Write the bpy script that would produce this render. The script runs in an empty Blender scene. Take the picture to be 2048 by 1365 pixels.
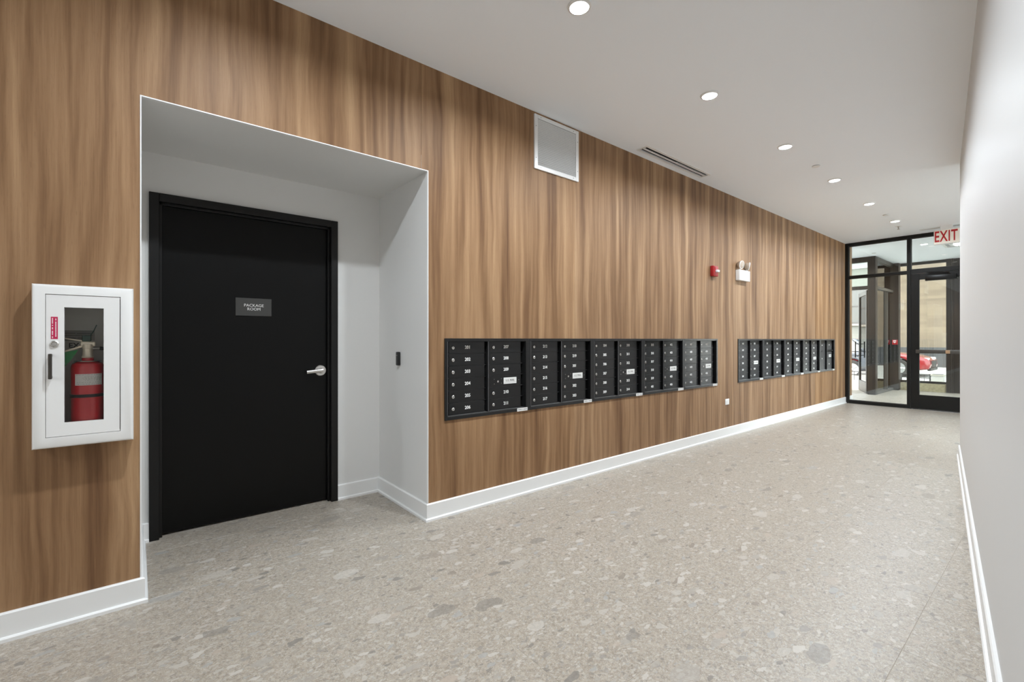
import bpy, bmesh, math, random
from mathutils import Vector, Matrix
random.seed(7)
sc = bpy.context.scene
COL = sc.collection
PI = math.pi
H = 3.137            # ceiling height
CAM_X = 2.807

# ------------------------------------------------------------------ camera
cd = bpy.data.cameras.new('camera'); cam = bpy.data.objects.new('camera', cd); COL.objects.link(cam)
cam.location = (CAM_X, 0, 1.25)
cam.rotation_euler = (PI/2, 0, math.radians(50.626))
cd.sensor_width = 36; cd.lens = 36*914.86/2048; cd.shift_y = -3.0/2048
cd.clip_start = 0.02; cd.clip_end = 300
sc.camera = cam
# ------------------------------------------------------------------ world, sun, exposure
w = bpy.data.worlds.new('world'); sc.world = w; w.use_nodes = True
nt = w.node_tree; bg = nt.nodes['Background']
sky = nt.nodes.new('ShaderNodeTexSky'); sky.sky_type = 'NISHITA'; sky.sun_disc = False
sky.sun_elevation = math.radians(50); sky.sun_rotation = math.radians(200)
sky.dust_density = 3.0; sky.air_density = 1.0
haze = nt.nodes.new('ShaderNodeMix'); haze.data_type = 'RGBA'; haze.inputs[0].default_value = 0.6
haze.inputs[7].default_value = (5.2, 5.2, 5.1, 1)      # thin bright overcast over the whole sky
nt.links.new(sky.outputs[0], haze.inputs[6]); nt.links.new(haze.outputs[2], bg.inputs[0])
bg.inputs[1].default_value = 1.35
sd = bpy.data.lights.new('sun', 'SUN'); sun = bpy.data.objects.new('sun', sd); COL.objects.link(sun)
sd.energy = 6.0; sd.angle = math.radians(2.5); sd.color = (1, .95, .87)
sun.rotation_euler = (math.radians(36), 0, math.radians(-68))
LAMP = 32.5           # watts of each downlight
sc.view_settings.view_transform = 'Standard'; sc.view_settings.look = 'None'
sc.view_settings.gamma = 1.0; sc.view_settings.use_curve_mapping = False
sc.view_settings.exposure = 0.0
sc.cycles.max_bounces = 14; sc.cycles.diffuse_bounces = 8; sc.cycles.transparent_max_bounces = 24
sc.cycles.sample_clamp_indirect = 8.0; sc.cycles.use_denoising = True

# ------------------------------------------------------------------ materials
def newmat(name):
    m = bpy.data.materials.new(name); m.use_nodes = True
    t = m.node_tree; return m, t, t.nodes['Principled BSDF']
def lin(r, g, b):
    f = lambda c: (c/12.92 if c <= .04045 else ((c+.055)/1.055)**2.4)
    return (f(r/255), f(g/255), f(b/255), 1)
def pm(name, col, rough=.5, metal=0.0, spec=.5, var=.06, vscale=6.0, emit=None, estr=0.0, coat=0.0, bump=0.0, bscale=200):
    """procedural principled: base colour and roughness broken up by a little noise"""
    m, t, p = newmat(name); n = t.nodes; l = t.links
    if len(col) == 3: col = (*col, 1)
    tc = n.new('ShaderNodeTexCoord'); nz = n.new('ShaderNodeTexNoise'); nz.inputs['Scale'].default_value = vscale
    nz.inputs['Detail'].default_value = 3
    l.new(tc.outputs['Object'], nz.inputs['Vector'])
    mr = n.new('ShaderNodeMapRange'); mr.inputs[3].default_value = 1-var; mr.inputs[4].default_value = 1+var
    l.new(nz.outputs['Fac'], mr.inputs[0])
    mx = n.new('ShaderNodeVectorMath'); mx.operation = 'SCALE'; mx.inputs[0].default_value = col[:3]
    l.new(mr.outputs[0], mx.inputs['Scale']); l.new(mx.outputs[0], p.inputs['Base Color'])
    rr = n.new('ShaderNodeMapRange'); rr.inputs[3].default_value = max(0, rough-.04); rr.inputs[4].default_value = min(1, rough+.04)
    l.new(nz.outputs['Fac'], rr.inputs[0]); l.new(rr.outputs[0], p.inputs['Roughness'])
    p.inputs['Metallic'].default_value = metal; p.inputs['Specular IOR Level'].default_value = spec
    p.inputs['Coat Weight'].default_value = coat
    if emit:
        p.inputs['Emission Color'].default_value = (*emit[:3], 1); p.inputs['Emission Strength'].default_value = estr
    if bump:
        b2 = n.new('ShaderNodeTexNoise'); b2.inputs['Scale'].default_value = bscale; b2.inputs['Detail'].default_value = 2
        l.new(tc.outputs['Object'], b2.inputs['Vector'])
        bp = n.new('ShaderNodeBump'); bp.inputs['Strength'].default_value = bump; bp.inputs['Distance'].default_value = .002
        l.new(b2.outputs['Fac'], bp.inputs['Height']); l.new(bp.outputs[0], p.inputs['Normal'])
    return m
def glass_mat(name, tint, refl=1.0, rough=0.0, haze=0.0, ior=1.5):
    """thin pane: fresnel mix of clear transmission and mirror reflection, optional milky film"""
    m, t, p = newmat(name); n = t.nodes; l = t.links; n.remove(p)
    out = n['Material Output']
    tr = n.new('ShaderNodeBsdfTransparent'); tr.inputs[0].default_value = (*tint, 1)
    gl = n.new('ShaderNodeBsdfGlossy'); gl.inputs['Roughness'].default_value = rough
    gl.inputs[0].default_value = (refl, refl, refl, 1)
    fr = n.new('ShaderNodeFresnel'); fr.inputs[0].default_value = ior
    mx = n.new('ShaderNodeMixShader'); l.new(fr.outputs[0], mx.inputs[0]); l.new(tr.outputs[0], mx.inputs[1]); l.new(gl.outputs[0], mx.inputs[2])
    last = mx
    if haze:
        df = n.new('ShaderNodeBsdfDiffuse'); df.inputs[0].default_value = (.8, .8, .8, 1)
        m2 = n.new('ShaderNodeMixShader'); m2.inputs[0].default_value = haze
        l.new(mx.outputs[0], m2.inputs[1]); l.new(df.outputs[0], m2.inputs[2]); last = m2
    l.new(last.outputs[0], out.inputs[0])
    return m
def emit_mat(name, col, s):
    m, t, p = newmat(name)
    p.inputs['Base Color'].default_value = (.8, .8, .8, 1)
    p.inputs['Emission Color'].default_value = (*col, 1); p.inputs['Emission Strength'].default_value = s
    return m

def ramp(n, stops, interp='LINEAR'):
    r = n.new('ShaderNodeValToRGB'); cr = r.color_ramp; cr.interpolation = interp
    while len(cr.elements) < len(stops): cr.elements.new(.5)
    for e, (p, c) in zip(cr.elements, stops):
        e.position = p; e.color = (*c[:3], 1)
    return r
def mth(t, op, a, b=None, c=None, clamp=False):
    x = t.nodes.new('ShaderNodeMath'); x.operation = op; x.use_clamp = clamp
    for i, v in enumerate((a, b, c)):
        if v is None: continue
        if hasattr(v, 'links'): t.links.new(v, x.inputs[i])
        else: x.inputs[i].default_value = v
    return x.outputs[0]
def mixc(t, fac, a, b, mode='MIX'):
    x = t.nodes.new('ShaderNodeMix'); x.data_type = 'RGBA'; x.blend_type = mode
    for i, v in ((0, fac), (6, a), (7, b)):
        if hasattr(v, 'links'): t.links.new(v, x.inputs[i])
        elif i == 0: x.inputs[0].default_value = v
        else: x.inputs[i].default_value = (*v[:3], 1)
    return x.outputs[2]

def wood_material():
    """walnut-toned laminate, grain running up the wall (object coordinates are metres)"""
    m, t, p = newmat('wood_laminate'); n = t.nodes; l = t.links
    tc = n.new('ShaderNodeTexCoord'); oi = n.new('ShaderNodeObjectInfo')
    off = n.new('ShaderNodeCombineXYZ')
    rnd = mth(t, 'MULTIPLY', oi.outputs['Random'], 37.0)
    l.new(rnd, off.inputs[2])
    add = n.new('ShaderNodeVectorMath'); l.new(tc.outputs['Object'], add.inputs[0]); l.new(off.outputs[0], add.inputs[1])
    def stretched(sy, sz):
        mp = n.new('ShaderNodeMapping'); mp.inputs['Scale'].default_value = (sy, sy, sz); l.new(add.outputs[0], mp.inputs[0]); return mp.outputs[0]
    def noise(vec, scale, detail=2, rough=.5, dist=0.0):
        z = n.new('ShaderNodeTexNoise'); z.inputs['Scale'].default_value = scale; z.inputs['Detail'].default_value = detail
        z.inputs['Roughness'].default_value = rough; z.inputs['Distortion'].default_value = dist
        l.new(vec, z.inputs['Vector']); return z.outputs['Fac']
    # cathedral figure: bands bent by a slow noise
    bend = noise(stretched(1, .45), 2.6, 2)
    sep = n.new('ShaderNodeSeparateXYZ'); l.new(add.outputs[0], sep.inputs[0])
    yy = mth(t, 'ADD', sep.outputs[1], mth(t, 'MULTIPLY', bend, .14))
    cv = n.new('ShaderNodeCombineXYZ'); l.new(yy, cv.inputs[1]); l.new(mth(t, 'MULTIPLY', sep.outputs[2], .05), cv.inputs[2])
    fig = noise(cv.outputs[0], 22, 3, .6)
    def wav(a, sz):                                        # the same grain, wandering a little up the sheet
        v_ = n.new('ShaderNodeCombineXYZ'); l.new(mth(t, 'ADD', sep.outputs[1], mth(t, 'MULTIPLY', bend, a)), v_.inputs[1])
        l.new(mth(t, 'MULTIPLY', sep.outputs[2], sz), v_.inputs[2]); return v_.outputs[0]
    broad = noise(wav(.09, .045), 7.0, 2, .5)
    mid = noise(wav(.055, .03), 26, 2, .55)
    fine = noise(stretched(1, .018), 210, 2, .6)
    pores = noise(stretched(1, .03), 520, 1, .5)
    v = mth(t, 'ADD', mth(t, 'MULTIPLY', broad, 1.25), mth(t, 'MULTIPLY', fig, .42))
    v = mth(t, 'ADD', v, mth(t, 'MULTIPLY', mid, .62))
    v = mth(t, 'ADD', v, mth(t, 'MULTIPLY', fine, .22))
    v = mth(t, 'ADD', mth(t, 'MULTIPLY', v, .62), -.255)
    rp = ramp(n, [(.30, (.118, .055, .023)), (.45, (.212, .112, .050)), (.56, (.290, .163, .078)), (.74, (.43, .265, .136))])
    l.new(v, rp.inputs[0])
    dark = mth(t, 'GREATER_THAN', pores, .66)
    c = mixc(t, mth(t, 'MULTIPLY', dark, .22), rp.outputs[0], (.10, .05, .025))
    # every sheet a touch different
    hv = n.new('ShaderNodeHueSaturation'); l.new(c, hv.inputs['Color'])
    l.new(mth(t, 'ADD', mth(t, 'MULTIPLY', oi.outputs['Random'], .10), .95), hv.inputs['Value'])
    l.new(mth(t, 'ADD', mth(t, 'MULTIPLY', oi.outputs['Random'], .08), .90), hv.inputs['Saturation'])
    l.new(hv.outputs[0], p.inputs['Base Color'])
    p.inputs['Roughness'].default_value = .5; p.inputs['Specular IOR Level'].default_value = .22
    bp = n.new('ShaderNodeBump'); bp.inputs['Strength'].default_value = .12; bp.inputs['Distance'].default_value = .001
    l.new(fine, bp.inputs['Height']); l.new(bp.outputs[0], p.inputs['Normal'])
    return m

def stone_tile_material():
    """porcelain printed like a pebbly conglomerate; each tile shifted by its own random offset"""
    m, t, p = newmat('conglomerate_porcelain'); n = t.nodes; l = t.links
    tc = n.new('ShaderNodeTexCoord'); oi = n.new('ShaderNodeObjectInfo')
    off = n.new('ShaderNodeVectorMath'); off.operation = 'SCALE'; off.inputs[0].default_value = (91.0, 57.0, 13.0)
    l.new(oi.outputs['Random'], off.inputs['Scale'])
    add = n.new('ShaderNodeVectorMath'); l.new(tc.outputs['Object'], add.inputs[0]); l.new(off.outputs[0], add.inputs[1])
    # a lightly warped domain so the pebbles are not perfect cells
    wn = n.new('ShaderNodeTexNoise'); wn.inputs['Scale'].default_value = 14; wn.inputs['Detail'].default_value = 3; l.new(add.outputs[0], wn.inputs['Vector'])
    ws = n.new('ShaderNodeVectorMath'); ws.operation = 'MULTIPLY_ADD'; l.new(wn.outputs['Color'], ws.inputs[0])
    ws.inputs[1].default_value = (.045, .045, 0); l.new(add.outputs[0], ws.inputs[2])
    wn2 = n.new('ShaderNodeTexNoise'); wn2.inputs['Scale'].default_value = 60; wn2.inputs['Detail'].default_value = 2; l.new(add.outputs[0], wn2.inputs['Vector'])
    ws2 = n.new('ShaderNodeVectorMath'); ws2.operation = 'MULTIPLY_ADD'; l.new(wn2.outputs['Color'], ws2.inputs[0])
    ws2.inputs[1].default_value = (.008, .008, 0); l.new(ws.outputs[0], ws2.inputs[2])
    vec = ws2.outputs[0]
    def grain(scale, detail=3):
        z = n.new('ShaderNodeTexNoise'); z.inputs['Scale'].default_value = scale; z.inputs['Detail'].default_value = detail
        z.inputs['Roughness'].default_value = .7
        l.new(add.outputs[0], z.inputs['Vector']); return z.outputs['Fac']
    g1, g2 = grain(55, 5), grain(320, 2)
    base = ramp(n, [(.30, (.235, .197, .153)), (.48, (.335, .288, .230)), (.66, (.42, .367, .302))]); l.new(g1, base.inputs[0])
    c = base.outputs[0]
    c = mixc(t, mth(t, 'MULTIPLY', mth(t, 'GREATER_THAN', g2, .585), .42), c, (.20, .17, .135))
    c = mixc(t, mth(t, 'MULTIPLY', mth(t, 'LESS_THAN', g2, .40), .40), c, (.56, .52, .47))
    pal = [(0, (.15, .135, .115)), (.10, (.47, .43, .375)), (.34, (.24, .218, .19)), (.46, (.55, .51, .455)),
           (.64, (.35, .315, .27)), (.78, (.42, .34, .27)), (.85, (.34, .335, .32)), (.95, (.21, .17, .13))]
    def chips(scale, frac, size, stretch, ang, seed, strength):
        nonlocal c
        mp = n.new('ShaderNodeMapping'); mp.inputs['Location'].default_value = (seed, seed*1.7, 0)
        mp.inputs['Rotation'].default_value = (0, 0, ang); mp.inputs['Scale'].default_value = (1, stretch, .01)
        l.new(vec, mp.inputs[0])
        vo = n.new('ShaderNodeTexVoronoi'); vo.inputs['Scale'].default_value = scale; vo.feature = 'F1'; vo.voronoi_dimensions = '2D'
        l.new(mp.outputs[0], vo.inputs['Vector'])
        ve = n.new('ShaderNodeTexVoronoi'); ve.inputs['Scale'].default_value = scale; ve.feature = 'DISTANCE_TO_EDGE'; ve.voronoi_dimensions = '2D'
        l.new(mp.outputs[0], ve.inputs['Vector'])
        sp = n.new('ShaderNodeSeparateColor'); l.new(vo.outputs['Color'], sp.inputs[0])
        have = mth(t, 'LESS_THAN', sp.outputs[0], frac)
        lim = mth(t, 'ADD', mth(t, 'MULTIPLY', sp.outputs[2], size*.55), size*.6)
        inside = mth(t, 'LESS_THAN', vo.outputs['Distance'], lim)
        edge = mth(t, 'GREATER_THAN', ve.outputs['Distance'], .025)
        mask = mth(t, 'MULTIPLY', mth(t, 'MULTIPLY', have, inside), edge)
        rp = ramp(n, pal, 'CONSTANT'); l.new(sp.outputs[1], rp.inputs[0])
        shade = mixc(t, .30, rp.outputs[0], mixc(t, g1, (.12, .11, .10), (.55, .51, .46)))
        c = mixc(t, mth(t, 'MULTIPLY', mask, strength), c, shade)
    chips(230, .50, .60, .70, .4, 11.3, .62)
    chips(105, .30, .55, .62, 1.1, 5.1, .68)
    chips(48, .14, .50, .52, .3, 2.7, .80)
    chips(25, .085, .46, .50, .8, 8.9, .85)
    chips(11, .10, .42, .56, 2.0, 3.3, .60)
    l.new(c, p.inputs['Base Color'])
    rr = n.new('ShaderNodeMapRange'); rr.inputs[3].default_value = .30; rr.inputs[4].default_value = .48
    l.new(g1, rr.inputs[0]); l.new(rr.outputs[0], p.inputs['Roughness'])
    p.inputs['Specular IOR Level'].default_value = .45
    return m

def masonry_material(name, c1, c2, mortar, sx, sz, accent=None):
    """coursed stone facing too far away to build stone by stone (facade seen in x-z)"""
    m, t, p = newmat(name); n = t.nodes; l = t.links
    tc = n.new('ShaderNodeTexCoord'); mp = n.new('ShaderNodeMapping'); mp.inputs['Rotation'].default_value = (PI/2, 0, 0)
    l.new(tc.outputs['Object'], mp.inputs[0])
    br = n.new('ShaderNodeTexBrick'); br.inputs['Scale'].default_value = 1; br.inputs['Brick Width'].default_value = sx
    br.inputs['Row Height'].default_value = sz; br.inputs['Mortar Size'].default_value = .008
    br.inputs['Color1'].default_value = (*c1, 1); br.inputs['Color2'].default_value = (*c2, 1); br.inputs['Mortar'].default_value = (*mortar, 1)
    l.new(mp.outputs[0], br.inputs[0]); c = br.outputs[0]
    nz = n.new('ShaderNodeTexNoise'); nz.inputs['Scale'].default_value = 1.3; nz.inputs['Detail'].default_value = 5; l.new(tc.outputs['Object'], nz.inputs['Vector'])
    mr = n.new('ShaderNodeMapRange'); mr.inputs[3].default_value = .86; mr.inputs[4].default_value = 1.12; l.new(nz.outputs['Fac'], mr.inputs[0])
    sc_ = n.new('ShaderNodeVectorMath'); sc_.operation = 'SCALE'; l.new(c, sc_.inputs[0]); l.new(mr.outputs[0], sc_.inputs['Scale'])
    l.new(sc_.outputs[0], p.inputs['Base Color']); p.inputs['Roughness'].default_value = .9
    return m

M = {}
M['wood'] = wood_material()
M['tile'] = stone_tile_material()
M['grout'] = pm('grout', (.40, .36, .30), .9)
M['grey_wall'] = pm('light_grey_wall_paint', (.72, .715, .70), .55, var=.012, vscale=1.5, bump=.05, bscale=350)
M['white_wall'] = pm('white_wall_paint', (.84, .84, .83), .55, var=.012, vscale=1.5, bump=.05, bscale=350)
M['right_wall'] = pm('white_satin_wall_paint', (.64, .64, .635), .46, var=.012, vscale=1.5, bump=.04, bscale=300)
M['ceiling'] = pm('ceiling_paint', (.895, .93, .97), .75, var=.01, vscale=1.2)
M['trim'] = pm('white_semigloss_trim', (.79, .79, .78), .30, var=.015)
M['joint'] = pm('dark_joint', (.05, .03, .02), .9)
M['void'] = pm('dark_void', (.006, .006, .006), .9, spec=.1)
M['door_black'] = pm('black_door_paint', (.0022, .0022, .002), .34, spec=.2, var=.1)
M['frame_black'] = pm('black_frame_paint', (.0045, .0042, .004), .36, spec=.35, var=.1)
M['mail_black'] = pm('black_powder_coat', (.003, .003, .0032), .20, spec=.42, var=.08, bump=.03, bscale=900)
_p = M['mail_black'].node_tree.nodes['Principled BSDF']      # powder coat brightens at grazing view
_p.inputs['Sheen Weight'].default_value = .6; _p.inputs['Sheen Roughness'].default_value = .32
M['mail_edge'] = pm('pale_edge_black_metal', (.16, .16, .165), .30, metal=.6)  # pale metal, mostly for edge strips painted as caught light
M['alu_dark'] = pm('dark_anodised_aluminium', (.0055, .0055, .005), .36, spec=.32)
M['bronze'] = pm('dark_bronze_aluminium', (.016, .0125, .0105), .45, spec=.3)
M['bronze_light'] = pm('satin_bronze_aluminium', (.07, .065, .058), .4, metal=.3)
M['chrome'] = pm('satin_chrome', (.62, .61, .59), .24, metal=1.0)
M['chrome_dark'] = pm('aged_nickel', (.30, .29, .27), .32, metal=1.0)
M['letter_white'] = pm('white_print', (.80, .80, .78), .5)
M['letter_black'] = pm('black_print', (.02, .02, .02), .6)
M['letter_grey'] = pm('grey_print', (.35, .35, .35), .6)
M['sign_grey'] = pm('charcoal_sign_plate', (.040, .039, .036), .45)
M['sticker'] = pm('white_sticker', (.72, .72, .70), .5)
M['cab_white'] = pm('white_enamel', (.80, .795, .78), .32, var=.01)
M['cab_inside'] = pm('grey_enamel_inside', (.55, .54, .50), .45)
M['ext_red'] = pm('red_enamel', (.55, .012, .022), .25, coat=.4)
M['alarm_red'] = pm('red_plastic', (.33, .012, .014), .35)
M['exit_red'] = pm('exit_letter_red', (.48, .006, .010), .5)
M['exit_face'] = pm('exit_cream_face', (.80, .76, .68), .45, emit=(1, .93, .82), estr=.10)
M['decal_red'] = pm('crimson_decal', (.50, .012, .075), .45)
M['green_tag'] = pm('green_tag', (.010, .25, .055), .45)
M['green_dark'] = pm('dark_green_plastic', (.006, .045, .030), .4)
M['rubber'] = pm('black_rubber', (.012, .012, .012), .6)
M['valve'] = pm('cream_cast_metal', (.80, .72, .58), .38, metal=.3)
M['lens_on'] = emit_mat('downlight_lens', (1.0, .99, .97), 5.0)
M['vest_lens'] = emit_mat('linear_light_lens', (.95, .98, 1.0), 60.0)
M['handle_dark'] = pm('dark_nickel', (.11, .10, .09), .35, metal=1.0)
M['beige_plastic'] = pm('clear_beige_polycarbonate', (.40, .33, .26), .25)
M['lens_clear'] = pm('frosted_lamp_lens', (.42, .34, .27), .2, spec=.8)
M['strobe'] = pm('clear_strobe', (.78, .80, .82), .12, spec=.9)
M['plastic_white'] = pm('white_plastic', (.80, .80, .79), .4)
M['reader'] = pm('black_plastic', (.010, .010, .010), .4)
M['glass_in'] = glass_mat('clear_glass', (.965, .985, .972))
M['glass_cab'] = glass_mat('cabinet_glass', (.99, .99, .985), ior=1.25)
M['glass_out'] = glass_mat('pale_green_glass', (.92, .955, .935))
M['granite'] = pm('tan_granite', (.36, .31, .19), .6, var=.45, vscale=26)
M['sidewalk'] = pm('pale_concrete', (.34, .33, .31), .9, var=.06, vscale=2)
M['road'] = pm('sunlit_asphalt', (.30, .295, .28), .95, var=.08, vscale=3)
M['curb'] = pm('curb_concrete', (.27, .25, .21), .9, var=.1)
M['stone'] = masonry_material('tan_coursed_stone', (.160, .125, .090), (.122, .094, .070), (.135, .108, .079), 1.1, .145)
M['stone_dark'] = pm('grey_stone_base', (.04, .04, .043), .85, var=.15, vscale=2)
M['pale_brick'] = masonry_material('pale_painted_brick', (.17, .178, .16), (.16, .168, .152), (.145, .15, .14), .5, .16)
M['pink_stone'] = pm('pinkish_stone', (.45, .30, .24), .9)
M['dark_glass'] = pm('far_window_glass', (.05, .06, .065), .12, spec=.8)
M['win_frame'] = pm('far_window_frame', (.06, .06, .06), .5)
M['car_red'] = pm('red_car_paint', (.20, .008, .012), .22, coat=.8, var=.03)
M['car_grey'] = pm('slate_blue_car_paint', (.045, .058, .075), .22, coat=.8, var=.03)
M['car_black'] = pm('black_trim', (.02, .02, .022), .45)
M['car_glass'] = pm('tinted_car_glass', (.06, .10, .11), .08, spec=.9)
M['tyre'] = pm('tyre_rubber', (.02, .02, .02), .8)
M['rim'] = pm('alloy_rim', (.55, .56, .57), .3, metal=.9)
M['headlamp'] = pm('headlamp_lens', (.70, .72, .74), .12, spec=.9)
M['mirror_red'] = M['car_red']

# ------------------------------------------------------------------ mesh helpers
class B:
    def __init__(s): s.bm = bmesh.new()
    def box(s, x0, x1, y0, y1, z0, z1, bev=0.0, seg=1):
        v = [s.bm.verts.new(c) for c in ((x0,y0,z0),(x1,y0,z0),(x1,y1,z0),(x0,y1,z0),(x0,y0,z1),(x1,y0,z1),(x1,y1,z1),(x0,y1,z1))]
        f = [s.bm.faces.new([v[i] for i in q]) for q in ((3,2,1,0),(4,5,6,7),(0,1,5,4),(1,2,6,5),(2,3,7,6),(3,0,4,7))]
        if bev:
            es = list({e for q in f for e in q.edges})
            bmesh.ops.bevel(s.bm, geom=es, offset=bev, segments=seg, affect='EDGES', profile=.5)
        return s
    def quad(s, *p):
        s.bm.faces.new([s.bm.verts.new(c) for c in p]); return s
    def prism(s, pts, axis, a0, a1, bev=0.0, seg=1):
        """closed polygon pts (2D in the two other axes, cyclic order) extruded a0..a1 along axis"""
        def P(u, v, a): return {'x': (a,u,v), 'y': (u,a,v), 'z': (u,v,a)}[axis]
        lo = [s.bm.verts.new(P(u,v,a0)) for u,v in pts]; hi = [s.bm.verts.new(P(u,v,a1)) for u,v in pts]
        k = len(pts); fs = [s.bm.faces.new(lo[::-1]), s.bm.faces.new(hi)]
        for i in range(k): fs.append(s.bm.faces.new((lo[i], lo[(i+1)%k], hi[(i+1)%k], hi[i])))
        bmesh.ops.recalc_face_normals(s.bm, faces=fs)
        if bev:
            es = list({e for f in fs[:2] for e in f.edges})
            bmesh.ops.bevel(s.bm, geom=es, offset=bev, segments=seg, affect='EDGES', profile=.5)
        return s
    def cyl(s, c, axis, r, a0, a1, seg=24, r2=None):
        """cylinder / cone round axis through 2D centre c, from a0 to a1"""
        return s.lathe(c, axis, [(0, a0), (r, a0), (r if r2 is None else r2, a1), (0, a1)], seg)
    def lathe(s, c, axis, prof, seg=24):
        def P(u, v, a): return {'x': (a,u,v), 'y': (u,a,v), 'z': (u,v,a)}[axis]
        rings = []; fs = []
        for r, a in prof:
            if r < 1e-6: rings.append([s.bm.verts.new(P(c[0], c[1], a))])
            else: rings.append([s.bm.verts.new(P(c[0]+r*math.cos(2*PI*i/seg), c[1]+r*math.sin(2*PI*i/seg), a)) for i in range(seg)])
        for A, C in zip(rings, rings[1:]):
            for i in range(seg):
                j = (i+1) % seg
                if len(A) == 1 and len(C) == 1: continue
                if len(A) == 1: fs.append(s.bm.faces.new((A[0], C[i], C[j])))
                elif len(C) == 1: fs.append(s.bm.faces.new((A[i], A[j], C[0])))
                else: fs.append(s.bm.faces.new((A[i], A[j], C[j], C[i])))
        bmesh.ops.recalc_face_normals(s.bm, faces=fs)
        return s
    def tube(s, pts, r, seg=10, cap=True, flat=1.0):
        pts = [Vector(p) for p in pts]; rings = []; fs = []
        up = Vector((0, 0, 1))
        for i, p in enumerate(pts):
            d = (pts[min(i+1, len(pts)-1)] - pts[max(i-1, 0)]).normalized()
            if abs(d.dot(up)) > .95: ref = Vector((1, 0, 0))
            else: ref = up
            u = d.cross(ref).normalized(); v = u.cross(d).normalized()
            rr = r[i] if isinstance(r, (list, tuple)) else r
            rings.append([s.bm.verts.new(p + u*rr*math.cos(2*PI*k/seg) + v*rr*flat*math.sin(2*PI*k/seg)) for k in range(seg)])
        for A, C in zip(rings, rings[1:]):
            for i in range(seg):
                j = (i+1) % seg; fs.append(s.bm.faces.new((A[i], A[j], C[j], C[i])))
        if cap: fs += [s.bm.faces.new(rings[0][::-1]), s.bm.faces.new(rings[-1])]
        bmesh.ops.recalc_face_normals(s.bm, faces=fs)
        return s
    def rot(s, M4):
        s.bm.transform(M4); return s
    def mesh(s, name, mat, smooth=True):
        me = bpy.data.meshes.new(name); s.bm.to_mesh(me); s.bm.free()
        if mat: me.materials.append(mat)
        if smooth:
            for p in me.polygons: p.use_smooth = True
            me.set_sharp_from_angle(angle=math.radians(32))
        return me

def link(name, me, parent=None, loc=(0,0,0), rot=(0,0,0)):
    o = bpy.data.objects.new(name, me); COL.objects.link(o)
    o.location = loc; o.rotation_euler = rot
    if parent: o.parent = parent
    return o
def part(name, b, mat, parent=None, loc=(0,0,0), rot=(0,0,0), smooth=True, label=None):
    o = link(name, b.mesh(name, mat, smooth), parent, loc, rot)
    if label: o['label'] = label
    return o
def tag(o, label, cat, group=None):
    o['label'] = label; o['category'] = cat
    if group: o['group'] = group
    return o
def thing(name, label, cat, loc=(0,0,0), rot=(0,0,0), group=None):
    o = link(name, None, None, loc, rot); o.empty_display_size = .1
    return tag(o, label, cat, group)
def struct(o, label=None):
    o['kind'] = 'structure'
    if label: o['label'] = label
    return o
def stuff(o): o['kind'] = 'stuff'; return o

_txt = {}
def text_mesh(s, size, mat, ext=.0006, sx=1.0, bold=0.0, align='CENTER', spacing=1.0, line=1.0):
    key = (s, size, mat.name, sx, bold)
    if key in _txt: return _txt[key]
    cu = bpy.data.curves.new('lettering', 'FONT'); cu.body = s; cu.size = size; cu.align_x = align; cu.align_y = 'CENTER'
    cu.extrude = ext; cu.offset = bold; cu.resolution_u = 3; cu.space_character = spacing; cu.space_line = line
    o = bpy.data.objects.new('lettering', cu); COL.objects.link(o)
    dg = bpy.context.evaluated_depsgraph_get(); dg.update()
    me = bpy.data.meshes.new_from_object(o.evaluated_get(dg))
    bpy.data.objects.remove(o); bpy.data.curves.remove(cu)
    me.name = 'lettering'
    me.transform(Matrix.Diagonal((sx, 1, 1, 1)))
    me.materials.clear(); me.materials.append(mat)
    _txt[key] = me
    return me
FACE_X = Matrix(((0,0,1,0),(1,0,0,0),(0,1,0,0),(0,0,0,1)))    # text plane -> reads on a face looking towards +x
RX = FACE_X.to_euler()
FACE_NY = Matrix(((1,0,0,0),(0,0,-1,0),(0,1,0,0),(0,0,0,1)))  # reads on a face looking towards -y
RNY = FACE_NY.to_euler()

def sheet(b, axis, lvl, u0, u1, v0, v1, holes, back, flip=1):
    """rectangular sheet with rectangular holes; front at lvl, edges run back to `back`.
    axis 'x': u=y, v=z ; axis 'z': u=x, v=y"""
    def P(u, v, a): return (a, u, v) if axis == 'x' else (u, v, a)
    hs = [(max(u0,a), min(u1,c), max(v0,d), min(v1,e)) for a,c,d,e in holes]
    hs = [h for h in hs if h[0] < h[1]-1e-6 and h[2] < h[3]-1e-6]
    us = sorted({u0,u1,*[h[0] for h in hs],*[h[1] for h in hs]}); vs = sorted({v0,v1,*[h[2] for h in hs],*[h[3] for h in hs]})
    solid = {}
    for i in range(len(us)-1):
        for j in range(len(vs)-1):
            cu, cv = (us[i]+us[i+1])/2, (vs[j]+vs[j+1])/2
            solid[i,j] = not any(h[0] < cu < h[1] and h[2] < cv < h[3] for h in hs)
    vc = {}
    def V(u, v, a):
        k = (round(u,5), round(v,5), round(a,5))
        if k not in vc: vc[k] = b.bm.verts.new(P(u, v, a))
        return vc[k]
    fs = []
    for (i,j), ok in solid.items():
        if not ok: continue
        a,c,d,e = us[i],us[i+1],vs[j],vs[j+1]
        fs.append(b.bm.faces.new((V(a,d,lvl),V(c,d,lvl),V(c,e,lvl),V(a,e,lvl))))
        fs.append(b.bm.faces.new((V(a,e,back),V(c,e,back),V(c,d,back),V(a,d,back))))
        for di,dj,q in ((-1,0,((a,d),(a,e))),(1,0,((c,e),(c,d))),(0,-1,((c,d),(a,d))),(0,1,((a,e),(c,e)))):
            if not solid.get((i+di,j+dj), False):
                (p0,p1),(q0,q1) = q
                fs.append(b.bm.faces.new((V(p0,p1,lvl),V(q0,q1,lvl),V(q0,q1,back),V(p0,p1,back))))
    bmesh.ops.recalc_face_normals(b.bm, faces=fs)
    return b

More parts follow.
